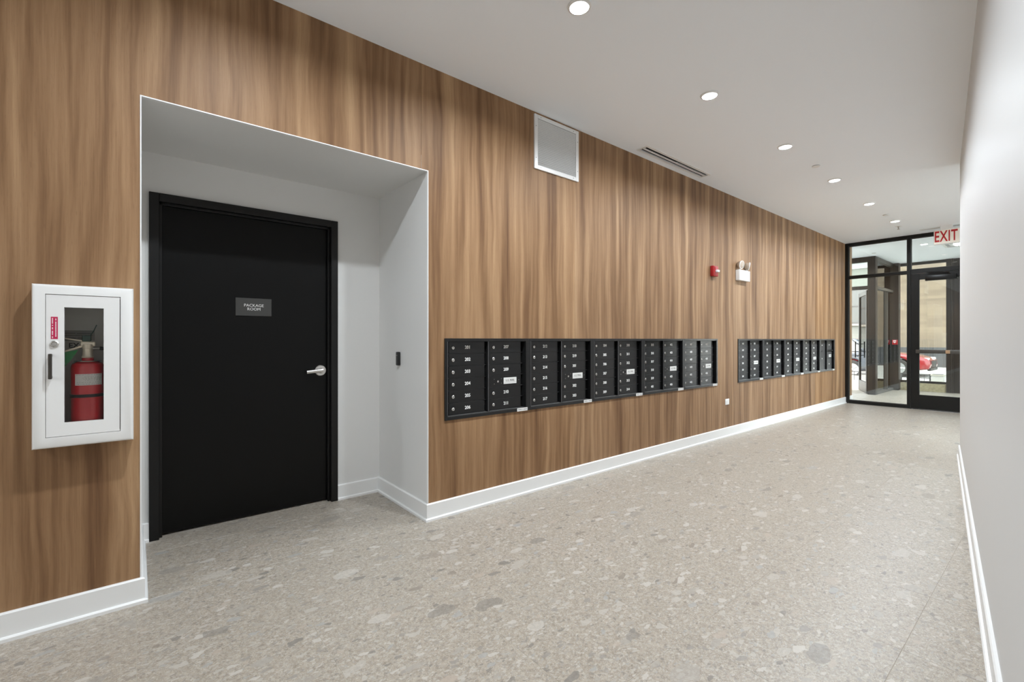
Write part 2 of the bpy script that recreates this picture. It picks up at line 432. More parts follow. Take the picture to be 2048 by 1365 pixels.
# ================================================================== SETTING
Y_ST = 10.80          # inner storefront
Y_WEND = 11.25        # wood wall ends in the vestibule
Y_DOOR = 12.85        # street door plane
Y_OUT = 14.70         # outermost glass
R0, R1, RZ, RD = 0.016, 1.552, 2.412, -0.812       # recess in the wood wall
CB0, CB1, CBZ0, CBZ1 = -0.337, -0.011, 0.79, 1.483 # extinguisher cabinet
U = 0.79                                           # mailbox unit width
BANK = [(1.683, 5), (6.196, 5)]
MZ0, MZ1 = 0.674, 1.258
RWX, RWY, RWS = 2.062, 6.83, 0.131                 # right wall: corner and slant
XR_ = 2.06
rwx = lambda y: RWX + RWS*(RWY-y)

# floor: grout bed, with every tile a piece of its own
struct(part('floor', B().box(-2.6, 2.36, Y_ST+.11, Y_OUT+.1, -.25, -.0009), M['grout']), 'tiled floor of the glass vestibule')
fl = struct(part('floor', B().box(-2.6, 3.52, -4.0, Y_ST+.11, -.25, -.0009), M['grout']), 'grey pebbled stone-look porcelain tile floor of the corridor')
T = .595
def tile_mesh(x0, x1, y0, y1):
    g = .0010
    b = B().box(x0+g, x1-g, y0+g, y1-g, -.009, 0)
    top = [e for e in b.bm.edges if all(abs(v.co.z) < 1e-6 for v in e.verts)]
    bmesh.ops.bevel(b.bm, geom=top, offset=.0008, segments=1, affect='EDGES')
    return b.mesh('tile', M['tile'], False)
full = tile_mesh(0, T, 0, T)
def lay(i, j, x0=None, x1=None, y0=None, y1=None):
    X0, Y0 = i*T, j*T
    a, c = max(X0, x0 if x0 is not None else X0), min(X0+T, x1 if x1 is not None else X0+T)
    d, e = max(Y0, y0 if y0 is not None else Y0), min(Y0+T, y1 if y1 is not None else Y0+T)
    if c-a < .02 or e-d < .02: return
    if abs(c-a-T) < 1e-6 and abs(e-d-T) < 1e-6: link('tile', full, fl, (X0, Y0, 0))
    else: link('tile', tile_mesh(a-X0, c-X0, d-Y0, e-Y0), fl, (X0, Y0, 0))
for j in range(-5, 25):
    for i in range(0, 9):
        if i*T > rwx(j*T) + .02 if j*T < RWY else i*T > (2.9 if j < 18 else 2.1): continue
        lay(i, j, y1=Y_OUT)
for j in range(0, 3):
    for i in (-2, -1): lay(i, j, x0=RD-.088, y0=R0, y1=R1)
for j in range(18, 22):
    for i in range(-4, 0): lay(i, j, x0=-2.0, y0=Y_WEND, y1=Y_DOOR+.06)

# ceiling with the two slot-diffuser openings cut out
DF1 = (.085, .197, 3.85, 5.07); DF2 = (1.18, 2.06, 10.40, 10.51)
struct(part('ceiling', sheet(B(), 'z', H, -2.6, 3.8, -4.0, Y_ST+.2, [DF1, DF2], H+.14), M['ceiling'], smooth=False), 'smooth white painted ceiling of the corridor')

struct(part('ceiling', B().box(-2.6, 2.36, Y_ST+.2, Y_OUT+.15, H, H+.14), M['ceiling'], smooth=False), 'white ceiling of the glass vestibule')
# wood wall: backing sheet, then one laminate panel after the other
holes = [(R0-.003, R1+.003, -.1, RZ+.003), (CB0+.02, CB1-.02, CBZ0+.02, CBZ1-.02)] + [(a+.006, a+n*U-.006, MZ0+.006, MZ1-.006) for a, n in BANK]
GR = (2.535, 3.068, 2.665, 3.117)
wl = struct(part('wall_left', sheet(B(), 'x', -.045, -4.0, Y_WEND, 0, H, holes, -.06), M['joint'], smooth=False), 'long wall clad in brown wood-grain laminate panels')
seams = [-3.1, -1.55, 1.503, 3.028, 4.553, 6.078, 7.603, 9.128, 10.653, Y_WEND]
seams[0] = -4.0
seams.insert(1, -3.1)
for a, c in zip(seams, seams[1:]):
    part('panel', sheet(B(), 'x', 0, a+.0007, c-.0007, 0, H, holes, -.045), M['wood'], wl, smooth=False)
# white edge trim round the recess
struct(part('trim_1', B().box(-.02, .003, R0-.0035, R0+.002, .10, RZ+.0035), M['trim']), 'thin white edge trim, left side of the door recess')
struct(part('trim_2', B().box(-.02, .003, R0+.002, R1-.002, RZ-.002, RZ+.0035), M['trim']), 'thin white edge trim along the top of the door recess')
struct(part('trim_3', B().box(-.02, .003, R1-.002, R1+.0035, .10, RZ+.0035), M['trim']), 'thin white edge trim, right side of the door recess')
# recess walls
DY0, DY1, DZ = .059, 1.207, 2.165                 # door frame outside
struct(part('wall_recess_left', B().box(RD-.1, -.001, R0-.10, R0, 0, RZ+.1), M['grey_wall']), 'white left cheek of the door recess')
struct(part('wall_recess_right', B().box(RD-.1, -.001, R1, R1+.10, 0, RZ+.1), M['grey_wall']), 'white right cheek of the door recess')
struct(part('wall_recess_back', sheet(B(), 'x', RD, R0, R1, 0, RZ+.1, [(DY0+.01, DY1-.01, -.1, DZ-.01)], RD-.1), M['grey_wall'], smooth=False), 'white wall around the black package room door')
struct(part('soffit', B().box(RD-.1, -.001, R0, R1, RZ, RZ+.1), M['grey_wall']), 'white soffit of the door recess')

# right wall (slanting), its far return, and the wall behind the camera
yb = -4.0
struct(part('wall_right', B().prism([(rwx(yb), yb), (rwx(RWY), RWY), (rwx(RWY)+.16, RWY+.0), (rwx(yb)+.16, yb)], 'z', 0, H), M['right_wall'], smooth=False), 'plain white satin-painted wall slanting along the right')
struct(part('wall_alcove_near', B().box(RWX+.10, 3.52, RWY-.14, RWY-.002, 0, H), M['white_wall'], smooth=False), 'white wall of the side lobby behind the corner')
struct(part('wall_behind', B().box(-.06, 3.7, -4.12, -4.0, 0, H), M['white_wall']), 'white end wall behind the camera')
struct(part('wall_vestibule_left', B().box(-2.6, -.061, Y_WEND-.12, Y_WEND, 0, H), M['white_wall']), 'white wall of the vestibule behind the mailbox wall')
struct(part('wall_vestibule_end', B().box(-2.6, -2.0, Y_WEND, Y_DOOR+.1, 0, H), M['white_wall']), 'white end wall of the vestibule')

# baseboards: flat board with an eased top and a shoe strip
def base_run(b, p0, p1, nrm, m0=0, m1=0):
    """board along p0->p1 (2D), nrm = unit normal into the room; m0/m1 = mitre at each end (+1 outside corner, -1 inside)"""
    d = Vector((p1[0]-p0[0], p1[1]-p0[1])).normalized()
    prof = [(0, 0), (.027, 0), (.027, .014), (.022, .019), (.015, .020), (.015, .112), (.010, .117), (0, .117)]
    lo, hi = [], []
    for o, z in prof:
        q0 = (p0[0]+nrm[0]*o-d.x*o*m0, p0[1]+nrm[1]*o-d.y*o*m0); q1 = (p1[0]+nrm[0]*o+d.x*o*m1, p1[1]+nrm[1]*o+d.y*o*m1)
        lo.append(b.bm.verts.new((*q0, z))); hi.append(b.bm.verts.new((*q1, z)))
    fs = [b.bm.faces.new(lo), b.bm.faces.new(hi[::-1])]
    k = len(prof)
    for i in range(k): fs.append(b.bm.faces.new((lo[i], hi[i], hi[(i+1)%k], lo[(i+1)%k])))
    bmesh.ops.recalc_face_normals(b.bm, faces=fs)
    return b
b = B(); base_run(b, (0, -4.0), (0, R0), (1, 0), 0, 1)
struct(part('baseboard_left', b, M['trim'], smooth=False), 'white baseboard under the extinguisher cabinet')
b = B(); base_run(b, (0, R0), (RD, R0), (0, 1), 1, -1); base_run(b, (RD, R0), (RD, DY0), (1, 0), -1, 0)
base_run(b, (RD, DY1), (RD, R1), (1, 0), 0, -1); base_run(b, (RD, R1), (0, R1), (0, -1), -1, 1)
struct(part('baseboard_recess', b, M['trim'], smooth=False), 'white baseboard inside the door recess')
b = B(); base_run(b, (0, R1), (0, Y_ST), (1, 0), 1, 0)
struct(part('baseboard_left', b, M['trim'], smooth=False), 'long white baseboard under the mailboxes')
b = B(); base_run(b, (0, Y_ST+.12), (0, Y_WEND), (1, 0), 0, 0)
struct(part('baseboard_left', b, M['trim'], smooth=False), 'short white baseboard behind the glass')
nn = Vector((-1, -RWS)).normalized()
b = B(); base_run(b, (rwx(yb), yb), (rwx(RWY), RWY), nn, 0, 0)
struct(part('baseboard_right', b, M['trim'], smooth=False), 'white baseboard along the slanting right wall')

# ------------------------------------------------------------------ door_1: package room
d1 = struct(thing('door_1', 'black package room door in the white recess', 'door', (RD, DY0, 0)))
del d1['category']
WD, HD = DY1-DY0, DZ
b = B()
for (y0, y1, z0, z1) in ((0, .05, 0, HD), (WD-.05, WD, 0, HD), (.05, WD-.05, HD-.05, HD)):
    b.box(-.10, .022, y0, y1, z0, z1, .002)
for (y0, y1, z0, z1) in ((.05, .066, 0, HD-.05), (WD-.066, WD-.05, 0, HD-.05), (.05, WD-.05, HD-.066, HD-.05)):
    b.box(-.035, -.012, y0, y1, z0, z1, .0015)
part('door_frame', b, M['frame_black'], d1)
struct(part('recess_light_block', B().box(RD-.16, RD-.101, R0-.1, R1+.1, -.02, RZ+.1), M['white_wall']), 'unseen plate behind the package room door, added to stop a light leak')  # unseen plate added to block light leaking under the door
lf = part('door_leaf', B().box(-.085, -.040, .054, WD-.054, .012, HD-.054, .002), M['door_black'], d1)
LY0 = .054
hy, hz = 1.094-DY0, 1.012
b = B(); b.lathe((hy, hz), 'x', [(0, -.040), (.042, -.040), (.042, -.033), (.038, -.029), (.022, -.028), (.020, -.006), (.017, .012), (0, .014)], 28)
b.tube([(.004, hy+.004, hz+.001), (.006, hy-.02, hz), (.006, hy-.06, hz-.003), (.006, hy-.112, hz-.007)], [.014, .012, .011, .0105], 12, True, 1.25)
part('lever_handle', b, M['chrome'], d1, label='satin chrome lever handle')
sg = part('room_sign', B().box(-.040, -.034, .528-DY0, .753-DY0, 1.416, 1.541, .001), M['sign_grey'], d1, label='charcoal sign plate with white lettering')
tm = text_mesh('PACKAGE\nROOM', .0275, M['letter_white'], sx=1.02, line=.95)
link('lettering', tm, sg, (-.0334, .6405-DY0, 1.4765), RX)

# ------------------------------------------------------------------ inner storefront: window_1 and door_2
Y0, YD = Y_ST, .11
XJ, XM, XR = .052, .962, 2.06      # jamb inner edge, mullion, right end
win1 = struct(thing('window_1', 'black-framed glass sidelight and transoms', 'window', (0, Y0, 0))); del win1['category']
for x0, x1, z0, z1 in ((.0, XJ, 0, H), (XM-.022, XM+.026, 0, H), (XR-.05, XR, 0, H)):
    part('mullion', B().box(x0, x1, 0, YD, z0, z1, .002), M['alu_dark'], win1)
for x0, x1, z0, z1, nm in ((XJ, XM-.022, H-.058, H, 'head_bar'), (XM+.026, XR-.05, H-.058, H, 'head_bar'), (XJ, XM-.022, 0, .058, 'sill_bar'),
                         (XJ, XM-.022, 2.445, 2.490, 'transom_bar'), (XM+.026, XR-.05, 2.435, 2.510, 'transom_bar')):
    part(nm, B().box(x0, x1, 0, YD, z0, z1, .002), M['alu_dark'], win1)
for x0, x1, z0, z1 in ((XJ, XM-.022, .058, 2.445), (XJ, XM-.022, 2.49, H-.058), (XM+.026, XR-.05, 2.51, H-.058)):
    part('glass_pane', B().box(x0, x1, .052, .058, z0, z1), M['glass_in'], win1)
    g = B()
    for q in ((x0, x0+.012, z0, z1), (x1-.012, x1, z0, z1), (x0+.012, x1-.012, z0, z0+.012), (x0+.012, x1-.012, z1-.012, z1)):
        g.box(q[0], q[1], .040, .052, q[2], q[3])
    part('glazing_bead', g, M['bronze_light'], win1)
d2 = struct(thing('door_2', 'black-framed glass entrance door with a push bar', 'door', (XM+.03, Y0, 0))); del d2['category']
DW = XR-.055-XM-.03; DT = 2.430
for nm, x0, x1, z0, z1 in (('stile', 0, .112, .012, DT), ('stile', DW-.112, DW, .012, DT), ('bottom_rail', .112, DW-.112, .012, .262), ('top_rail', .112, DW-.112, DT-.11, DT)):
    part(nm, B().box(x0, x1, .010, .058, z0, z1, .002), M['alu_dark'], d2)
part('glass_pane', B().box(.112, DW-.112, .031, .037, .262, DT-.11), M['glass_in'], d2)
pb = part('push_bar', B().box(.075, DW-.07, -.060, -.020, 1.005, 1.070, .006, 2), M['bronze_light'], d2, label='satin bronze push bar')
part('end_cap', B().box(.075, .16, -.020, .010, 1.008, 1.067, .003).box(DW-.155, DW-.07, -.020, .010, 1.008, 1.067, .003), M['bronze_light'], pb)
part('latch_plate', B().box(.465, .52, -.065, -.058, 1.008, 1.066, .002), pm('brass_latch', (.50, .33, .20), .35, metal=.7), pb, label='brass-coloured latch plate')
cl = part('door_closer', B().box(.20, .60, -.055, .010, DT-.145, DT-.055, .006, 2), M['alu_dark'], d2)
part('closer_arm', B().tube([(.52, -.03, DT-.05), (.50, -.03, DT-.02), (.22, -.045, DT+.006)], .010, 8), M['alu_dark'], cl)
part('threshold', B().prism([(-.02, 0), (.0, .010), (.09, .010), (.11, 0)], 'x', 0, DW), M['chrome'], d2)
part('kick_gap', B().box(.0, DW, .02, .05, .0101, .012), M['chrome'], d2)

# side window of the lobby, round the corner from the camera
win5 = struct(thing('window_5', 'black-framed street window of the side lobby', 'window', (3.4, RWY, 0))); del win5['category']
def glazed(root, L, NB, ax, mat):
    bw = L/NB
    def bx(a0, a1, d0, d1, z0, z1, bev=0): return B().box(d0, d1, a0, a1, z0, z1, bev) if ax == 'y' else B().box(a0, a1, d0, d1, z0, z1, bev)
    for q in range(NB+1): part('mullion', bx(max(0, q*bw-.025), min(L, q*bw+.025), 0, YD, 0, H-.001, .002), mat, root)
    for q in range(NB):
        a0, a1 = q*bw+.025, (q+1)*bw-.025
        for nm, z0, z1 in (('sill_bar', 0, .058), ('transom_bar', 2.445, 2.49), ('head_bar', H-.058, H-.001)):
            part(nm, bx(a0, a1, 0, YD, z0, z1, .002), mat, root)
        for z0, z1 in ((.058, 2.445), (2.49, H-.058)): part('glass_pane', bx(a0, a1, .052, .058, z0, z1), M['glass_in'], root)
glazed(win5, Y_ST+.11-RWY, 3, 'y', M['alu_dark'])
win6 = struct(thing('window_6', 'black-framed glass added at the far end of the side lobby for brighter reflections', 'window', (XR, Y_ST, 0))); del win6['category']  # glazing added out of view so the mailboxes reflect brighter
glazed(win6, 3.4-XR, 1, 'x', M['alu_dark'])
win7 = struct(thing('window_7', 'unseen right side of the vestibule, glazing added for brighter reflections', 'window', (2.2, Y_ST+.112, 0))); del win7['category']  # unseen side, glazed for brighter mailbox reflections and more daylight
glazed(win7, Y_OUT-Y_ST-.112, 3, 'y', M['bronze'])

# ------------------------------------------------------------------ vestibule and outer storefront
CX0, CX1 = -.107, .040
win2 = struct(thing('window_2', 'dark bronze street entrance framing with transom glass', 'window', (0, Y_DOOR, 0))); del win2['category']
part('column', B().box(CX0, CX1, 0, .15, 0, H-.002, .003), M['bronze'], win2)
part('mullion', B().box(-1.26, -1.19, 0, .12, 0, H-.002, .002), M['bronze'], win2)
part('mullion', B().box(-2.0, -1.93, 0, .12, 0, H-.002, .002), M['bronze'], win2)
for nm, x0, x1, z0, z1 in (('head_bar', -1.19, CX0, 3.02, H-.002), ('transom_bar', -1.19, CX0, 2.40, 2.475), ('transom_bar', -1.93, -1.26, 2.40, 2.475), ('head_bar', -1.93, -1.26, 3.02, H-.002), ('sill_bar', -1.93, -1.26, 0, .06)):
    part(nm, B().box(x0, x1, .01, .11, z0, z1, .002), M['bronze'], win2)
for x0, x1, z0, z1 in ((-1.19, CX0, 2.475, 3.02), (-1.93, -1.26, 2.475, 3.02), (-1.93, -1.26, .06, 2.40)):
    part('glass_pane', B().box(x0, x1, .05, .056, z0, z1), M['glass_out'], win2)
# open street door, hinged on the column
d3 = struct(thing('door_3', 'glass street door standing open', 'door', (-.150, Y_DOOR+.11, 0), (0, 0, math.radians(-68)))); del d3['category']
for nm, x0, x1, z0, z1 in (('stile', -.09, 0, .01, 2.385), ('stile', -.98, -.89, .01, 2.385), ('bottom_rail', -.89, -.09, .01, .255), ('top_rail', -.89, -.09, 2.285, 2.385)):
    part(nm, B().box(x0, x1, 0, .045, z0, z1, .002), M['bronze_light'] if nm != 'stile' else M['bronze'], d3)
part('glass_pane', B().box(-.89, -.09, .020, .026, .255, 2.285), M['glass_out'], d3)
b = B(); b.tube([(-.935, -.07, .80), (-.935, -.07, 1.20)], .013, 10)
for z in (.86, 1.14): b.tube([(-.935, -.07, z), (-.935, .0, z)], .009, 8)
part('pull_handle', b, M['alu_dark'], d3)
b = B(); b.tube([(-.935, .115, .80), (-.935, .115, 1.20)], .013, 10)
for z in (.86, 1.14): b.tube([(-.935, .115, z), (-.935, .045, z)], .009, 8)
part('pull_handle', b, M['alu_dark'], d3)
# glass return beside the street door
win3 = struct(thing('window_3', 'glass return wall beside the street door', 'window', (.0, Y_DOOR+.15, 0))); del win3['category']
L3 = 14.50-(Y_DOOR+.15)
for nm, z0, z1 in (('head_bar', 3.04, H-.002), ('transom_bar', 2.405, 2.470), ('sill_bar', 0, .055)):
    part(nm, B().box(-.045, .040, 0, L3, z0, z1, .002), M['bronze_light'], win3)  # paler bronze here puts the light on the bars into their colour
part('edge_bar', B().box(-.01, .040, 0, .03, .055, 3.04, .001), M['bronze_light'], win3)
for z0, z1 in ((.055, 2.405), (2.47, 3.04)):
    part('glass_pane', B().box(-.006, 0, .03, L3, z0, z1), M['glass_out'], win3)
part('mullion', B().box(-.045, .040, L3*.62, L3*.62+.03, .055, 2.405, .001), M['bronze_light'], win3)
# outermost glass over a granite knee wall
win4 = struct(thing('window_4', 'outer street window over a tan granite knee wall', 'window', (0, Y_OUT, 0))); del win4['category']
part('column', B().box(-.06, .140, -.20, .0, 0, H-.002, .003), M['bronze'], win4)
for nm, x0, x1, z0, z1 in (('head_bar', .14, .976, 3.07, H-.002), ('sill_bar', .14, .976, .192, .245)):
    part(nm, B().box(x0, x1, 0, .08, z0, z1, .002), M['alu_dark'], win4)
part('knee_wall', B().box(.14, .955, -.02, .12, 0, .192, .003), M['granite'], win4)
part('knee_wall', B().box(.956, .985, -.012, .12, 0, .20, .003), M['granite'], win4)
part('glass_pane', B().box(.14, .976, .035, .041, .245, 3.07), M['glass_out'], win4)
for x0, x1 in ((.976, 1.058), (1.075, 1.10), (1.34, 1.42), (2.14, 2.2)):
    part('mullion', B().box(x0, x1, -.05, .10, 0, H-.002, .002), M['bronze'], win4)
part('solid_panel', B().box(1.10, 1.34, .0, .05, 0, H-.002), M['bronze'], win4)
for nm, x0, x1, z0, z1 in (('head_bar', 1.42, 2.14, 3.07, H-.002), ('sill_bar', 1.42, 2.14, 0, .08), ('transom_bar', 1.42, 2.14, 2.40, 2.47)):
    part(nm, B().box(x0, x1, 0, .08, z0, z1, .002), M['bronze'], win4)
for x0, x1, z0, z1 in ((1.42, 2.14, .08, 2.40), (1.42, 2.14, 2.47, 3.07)):  # unseen right bay, glazed to let in more daylight
    part('glass_pane', B().box(x0, x1, .035, .041, z0, z1), M['glass_out'], win4)
part('panel_joint', B().box(1.058, 1.075, -.02, .05, 0, H-.002), M['bronze_light'], win4)

# ------------------------------------------------------------------ outdoors
struct(part('ground', B().box(-30, 30, 14.8, 19.4, -.3, -.02), M['sidewalk']), 'sunlit pale concrete sidewalk outside')
struct(part('ground', B().box(-30, -.061, Y_DOOR+.06, 14.8, -.3, -.02), M['sidewalk']), 'concrete outside the street door')
struct(part('ground', B().box(3.53, 30, -6, 14.8, -.3, -.02).box(2.36, 3.53, Y_ST+.12, 14.8, -.3, -.02), M['sidewalk']), 'concrete forecourt outside the side lobby')
struct(part('ground', B().box(-40, 40, 19.62, 33, -.4, -.15), M['road']), 'bright street outside')
struct(part('curb', B().box(-30, 30, 19.4, 19.62, -.4, -.02, .01), M['curb']), 'concrete curb of the street')

# ================================================================== THINGS ON AND IN THE WALL
# ------------------------------------------------------------------ mailboxes
P_, Z0D = .0892, .026
C1 = (.052, .369); C2 = (.418, .733)
mesh_cache = {}
def cached(key, fn):
    if key not in mesh_cache: mesh_cache[key] = fn()
    return mesh_cache[key]
def frame_mesh():
    b = B(); h = MZ1-MZ0
    for y0, y1, z0, z1 in ((0, .025, 0, h), (U-.030, U, 0, h), (.025, U-.030, h-.020, h), (.025, U-.030, 0, .024)):
        b.box(0, .010, y0, y1, z0, z1, .0015)
    for y0, y1, z0, z1 in ((.025, .028, .024, h-.02), (U-.033, U-.030, .024, h-.02), (.028, U-.033, h-.023, h-.02), (.028, U-.033, .024, .027)):
        b.box(-.060, .004, y0, y1, z0, z1)
    b.box(-.050, -.027, .028, .050, .027, h-.023)
    b.box(-.050, -.027, .403, .416, .027, h-.023)
    return b.mesh('frame', M['mail_black'])
def rail_mesh():
    h = MZ1-MZ0
    return B().box(-.055, -.001, .3845, .401, .024, h-.020, .001).mesh('center_rail', M['mail_black'])
def bead_mesh(): return B().box(-.0010, .0008, .3855, .3895, .027, MZ1-MZ0-.022).mesh('edge_highlight', M['mail_edge'])  # pale strip paints the light along the rail's edge
def bead2_mesh(): return B().box(.0101, .0109, .0215, .0235, .030, MZ1-MZ0-.024).mesh('edge_highlight', M['mail_edge'])  # same painted light along the frame's inner edge
def back_mesh(): return B().box(-.075, -.058, .008, U-.008, .008, MZ1-MZ0-.008).mesh('back_plate', M['void'])
def shelves_mesh():
    b = B()
    for c0, c1 in ((.052, .3845), (.416, U-.033)):
        for k in range(0, 7):
            b.box(-.055, -.0265, c0, c1, Z0D+P_*k-.002, Z0D+P_*k+.001)
    return b.mesh('shelf_dividers', M['mail_black'])
def door_mesh(wd, hd=P_-.003):
    return B().box(-.047, -.035, 0, wd, .0015, hd+.0015, .0015).mesh('door', M['mail_black'])
def lock_mesh():
    b = B(); b.lathe((0, 0), 'x', [(.0125, -.035), (.0125, -.031), (.0105, -.029), (.0095, -.0285), (.009, -.030), (0, -.030)], 20)
    return b.mesh('lock', M['chrome'])
def keyway_mesh(): return B().box(-.0302, -.0290, -.0016, .0016, -.006, .006).mesh('keyway', M['letter_black'])
def plate_mesh(): return B().box(-.035, -.0335, 0, .132, 0, .050, .0004).mesh('mail_plate', M['sticker'])
def screw_mesh(): return B().lathe((0, 0), 'x', [(0, -.0350), (.0036, -.0350), (.003, -.0335), (0, -.0330)], 10).mesh('screw', M['chrome_dark'])
def slot_lock_mesh(): return B().lathe((0, 0), 'x', [(0, -.035), (.008, -.035), (.008, -.030), (0, -.030)], 14).mesh('lock', M['chrome'])
def stripe_mesh():
    return B().box(.0105, .0112, .665, .775, .0, .026).mesh('label_strip', M['sticker'])
def stripe_print():
    b = B().lathe((.722, .013), 'x', [(0, .0112), (.004, .0112), (.004, .0115), (0, .0115)], 12)
    for y0, y1 in ((.674, .712), (.732, .768)):
        b.box(.0112, .0114, y0, y1, .009, .017)
    return b.mesh('strip_print', M['letter_grey'])
UL = ['black mailbox unit nearest the door recess, boxes 201 to 211', 'second mailbox unit from the door recess, boxes 212 to 303',
      'middle mailbox unit of the near bank, boxes 304 to 314', 'mailbox unit with boxes 315 to 406, fourth in the near bank',
      'last mailbox unit of the near bank, just below the red alarm', 'first mailbox unit of the far bank, below the emergency light',
      'second mailbox unit of the far bank', 'middle mailbox unit of the far bank', 'fourth mailbox unit of the far bank, beside the parcel lockers',
      'parcel locker unit with tall doors at the glass end of the far bank']
floors = [f*100+n for f in range(2, 8) for n in range(1, 20)]
it = iter(floors)
k = 0
for y_start, nu in BANK:
    for q in range(nu):
        u = thing('mailbox_unit', UL[k], 'mailbox', (0, y_start+q*U, MZ0), group='recessed mailbox units in the wood wall')
        link('frame', cached('frame', frame_mesh), u); link('center_rail', cached('rail', rail_mesh), u)
        link('edge_highlight', cached('bead', bead_mesh), u); link('edge_highlight', cached('bead2', bead2_mesh), u)
        link('back_plate', cached('back', back_mesh), u)
        ls = link('label_strip', cached('strip', stripe_mesh), u); link('strip_print', cached('sprint', stripe_print), ls)
        if k < 9:
            link('shelf_dividers', cached('shelves', shelves_mesh), u)
            for ci, (c0, c1) in enumerate((C1, C2)):
                wd = c1-c0
                for r in range(6):
                    z = Z0D + P_*(5-r)
                    if ci == 1 and r == 3:
                        op = link('outgoing_slot', cached(('door', wd), lambda: door_mesh(wd)), u, (.010, c0, z))
                        pl = link('mail_plate', cached('plate', plate_mesh), op, (0, wd*.435, .020))
                        tm = text_mesh('U.S. MAIL', .0225, M['letter_black'], ext=.0003)
                        t2 = link('lettering', tm, op, (-.0332, wd*.435+.066, .047), RX)
                        link('underline', cached('uline', lambda: B().box(-.0335, -.0331, .012, .12, .012, .0135).mesh('underline', M['letter_grey'])), op, (0, wd*.435, .020))
                        link('lock', cached('slock', slot_lock_mesh), op, (0, .078, .044))
                        for yy, zz in ((.045, .062), (.115, .064), (.045, .026), (.115, .028), (wd*.93, .046)): link('screw', cached('screw', screw_mesh), op, (0, yy, zz))
                        continue
                    d = link('door', cached(('door', wd), lambda: door_mesh(wd)), u, (.010, c0, z))
                    lk = link('lock', cached('lock', lock_mesh), d, (0, .036, .0435))
                    link('keyway', cached('key', keyway_mesh), d, (0, .036, .0435))
                    tm = text_mesh(str(next(it)), .0335, M['letter_white'], ext=.0003, bold=.0008)
                    link('number', tm, d, (-.0347, wd*.515, .0455), RX)
        else:
            wd = C1[1]-C1[0]; w2 = C2[1]-C2[0]
            def big(name, c0, w_, z0, z1, locks, mark=None):
                d = link(name, cached(('big', w_, z1-z0), lambda: door_mesh(w_, z1-z0-.003)), u, (.010, c0, z0))
                for (yy, zz) in locks: link('lock', cached('lock', lock_mesh), d, (0, yy, zz))
                if mark: link('number_plate', cached('npl', lambda: B().box(-.035, -.0343, -.014, .014, -.009, .009).mesh('number_plate', M['sticker'])), d, (0, *mark))
                return d
            zt = Z0D+P_*6
            big('parcel_door', C1[0], wd, Z0D+P_*4, zt, [], (wd*.5, P_*1.0))
            d = big('parcel_door', C1[0], wd, Z0D, Z0D+P_*4, [(.05, P_*1.8), (.07, P_*3.7)], (wd*.5, P_*2.3))
            part('key', B().tube([(-.030, .075, P_*3.72), (-.012, .085, P_*3.72)], .004, 8).box(-.014, -.010, .080, .105, P_*3.72, P_*3.72+.03), M['rubber'], d, label='black-headed key left in the lock')
            big('parcel_door', C2[0], w2, Z0D+P_*4.05, zt, [(.03, P_*.5), (.03, P_*1.5)], (w2*.55, P_*1.0))
            part('mail_slot_hood', B().box(-.035, -.012, C2[0], U-.034, Z0D+P_*3.86, Z0D+P_*3.94, .001), M['mail_edge'], u)
            part('slot_opening', B().box(-.040, -.022, C2[0], U-.034, Z0D+P_*3.70, Z0D+P_*3.86), M['void'], u)
            d = big('outgoing_door', C2[0], w2, Z0D+P_*2.2, Z0D+P_*3.68, [])
            link('mail_plate', cached('plate', plate_mesh), d, (0, w2*.48, .028))
            tm = text_mesh('U.S. MAIL', .0225, M['letter_black'], ext=.0003)
            link('lettering', tm, d, (-.0332, w2*.48+.066, .055), RX)
            big('parcel_door', C2[0], w2, Z0D, Z0D+P_*2.18, [(.03, P_*.45), (.03, P_*1.6)], (w2*.55, P_*1.1))
        k += 1

# ------------------------------------------------------------------ fire extinguisher cabinet
cb = thing('extinguisher_cabinet', 'white wall cabinet with a glass-paned door holding a fire extinguisher', 'cabinet', (0, CB0, CBZ0))
cw, ch = CB1-CB0, CBZ1-CBZ0
DX = .083
o0, o1, oz0, oz1 = .041, .281, .046, .652
# one rounded surround: outline prism with opening
def surround(y0, y1, z0, z1, iy0, iy1, iz0, iz1, x0, x1, r):
    b = B(); rings = []
    for x, off in ((x0, 0), (x1-r, 0), (x1-r*.3, r*.3), (x1, r)):
        rings.append([b.bm.verts.new((x, y, z)) for y, z in ((y0+off, z0+off), (y1-off, z0+off), (y1-off, z1-off), (y0+off, z1-off))])
    for x in (x1, x0):
        rings.append([b.bm.verts.new((x, y, z)) for y, z in ((iy0, iz0), (iy1, iz0), (iy1, iz1), (iy0, iz1))])
    rings.append(rings[0]); fs = []
    for A, C in zip(rings, rings[1:]):
        for i in range(4): fs.append(b.bm.faces.new((A[i], A[(i+1)%4], C[(i+1)%4], C[i])))
    bmesh.ops.recalc_face_normals(b.bm, faces=fs)
    return b
part('surround', surround(0, cw, 0, ch, o0, o1, oz0, oz1, .0, .085, .012), M['cab_white'], cb)
b = B()
tb = -.095
b.box(tb-.004, tb, o0-.012, o1+.012, oz0-.012, oz1+.012)
b.box(tb, .062, o0-.004, o0, oz0, oz1).box(tb, .062, o1, o1+.004, oz0, oz1).box(tb, .062, o0-.004, o1+.004, oz0-.004, oz0).box(tb, .062, o0-.004, o1+.004, oz1, oz1+.004)
tub = part('tub', b, M['cab_inside'], cb, smooth=False)
sk = part('tub_label', B().box(tb, tb+.0005, .075, .185, .455, .502), pm('grey_paper', (.27, .265, .24), .6), tub)
tm = text_mesh('EXCA', .030, M['letter_black'], ext=.0002, bold=.0006)
link('lettering', tm, tub, (tb+.0006, .135, .432), RX)
b = B()
for y0, y1, z in ((.080, .12, .488), (.124, .175, .487), (.080, .178, .478), (.080, .12, .465), (.128, .165, .466)): b.box(tb+.0005, tb+.0009, y0, y1, z, z+.002)
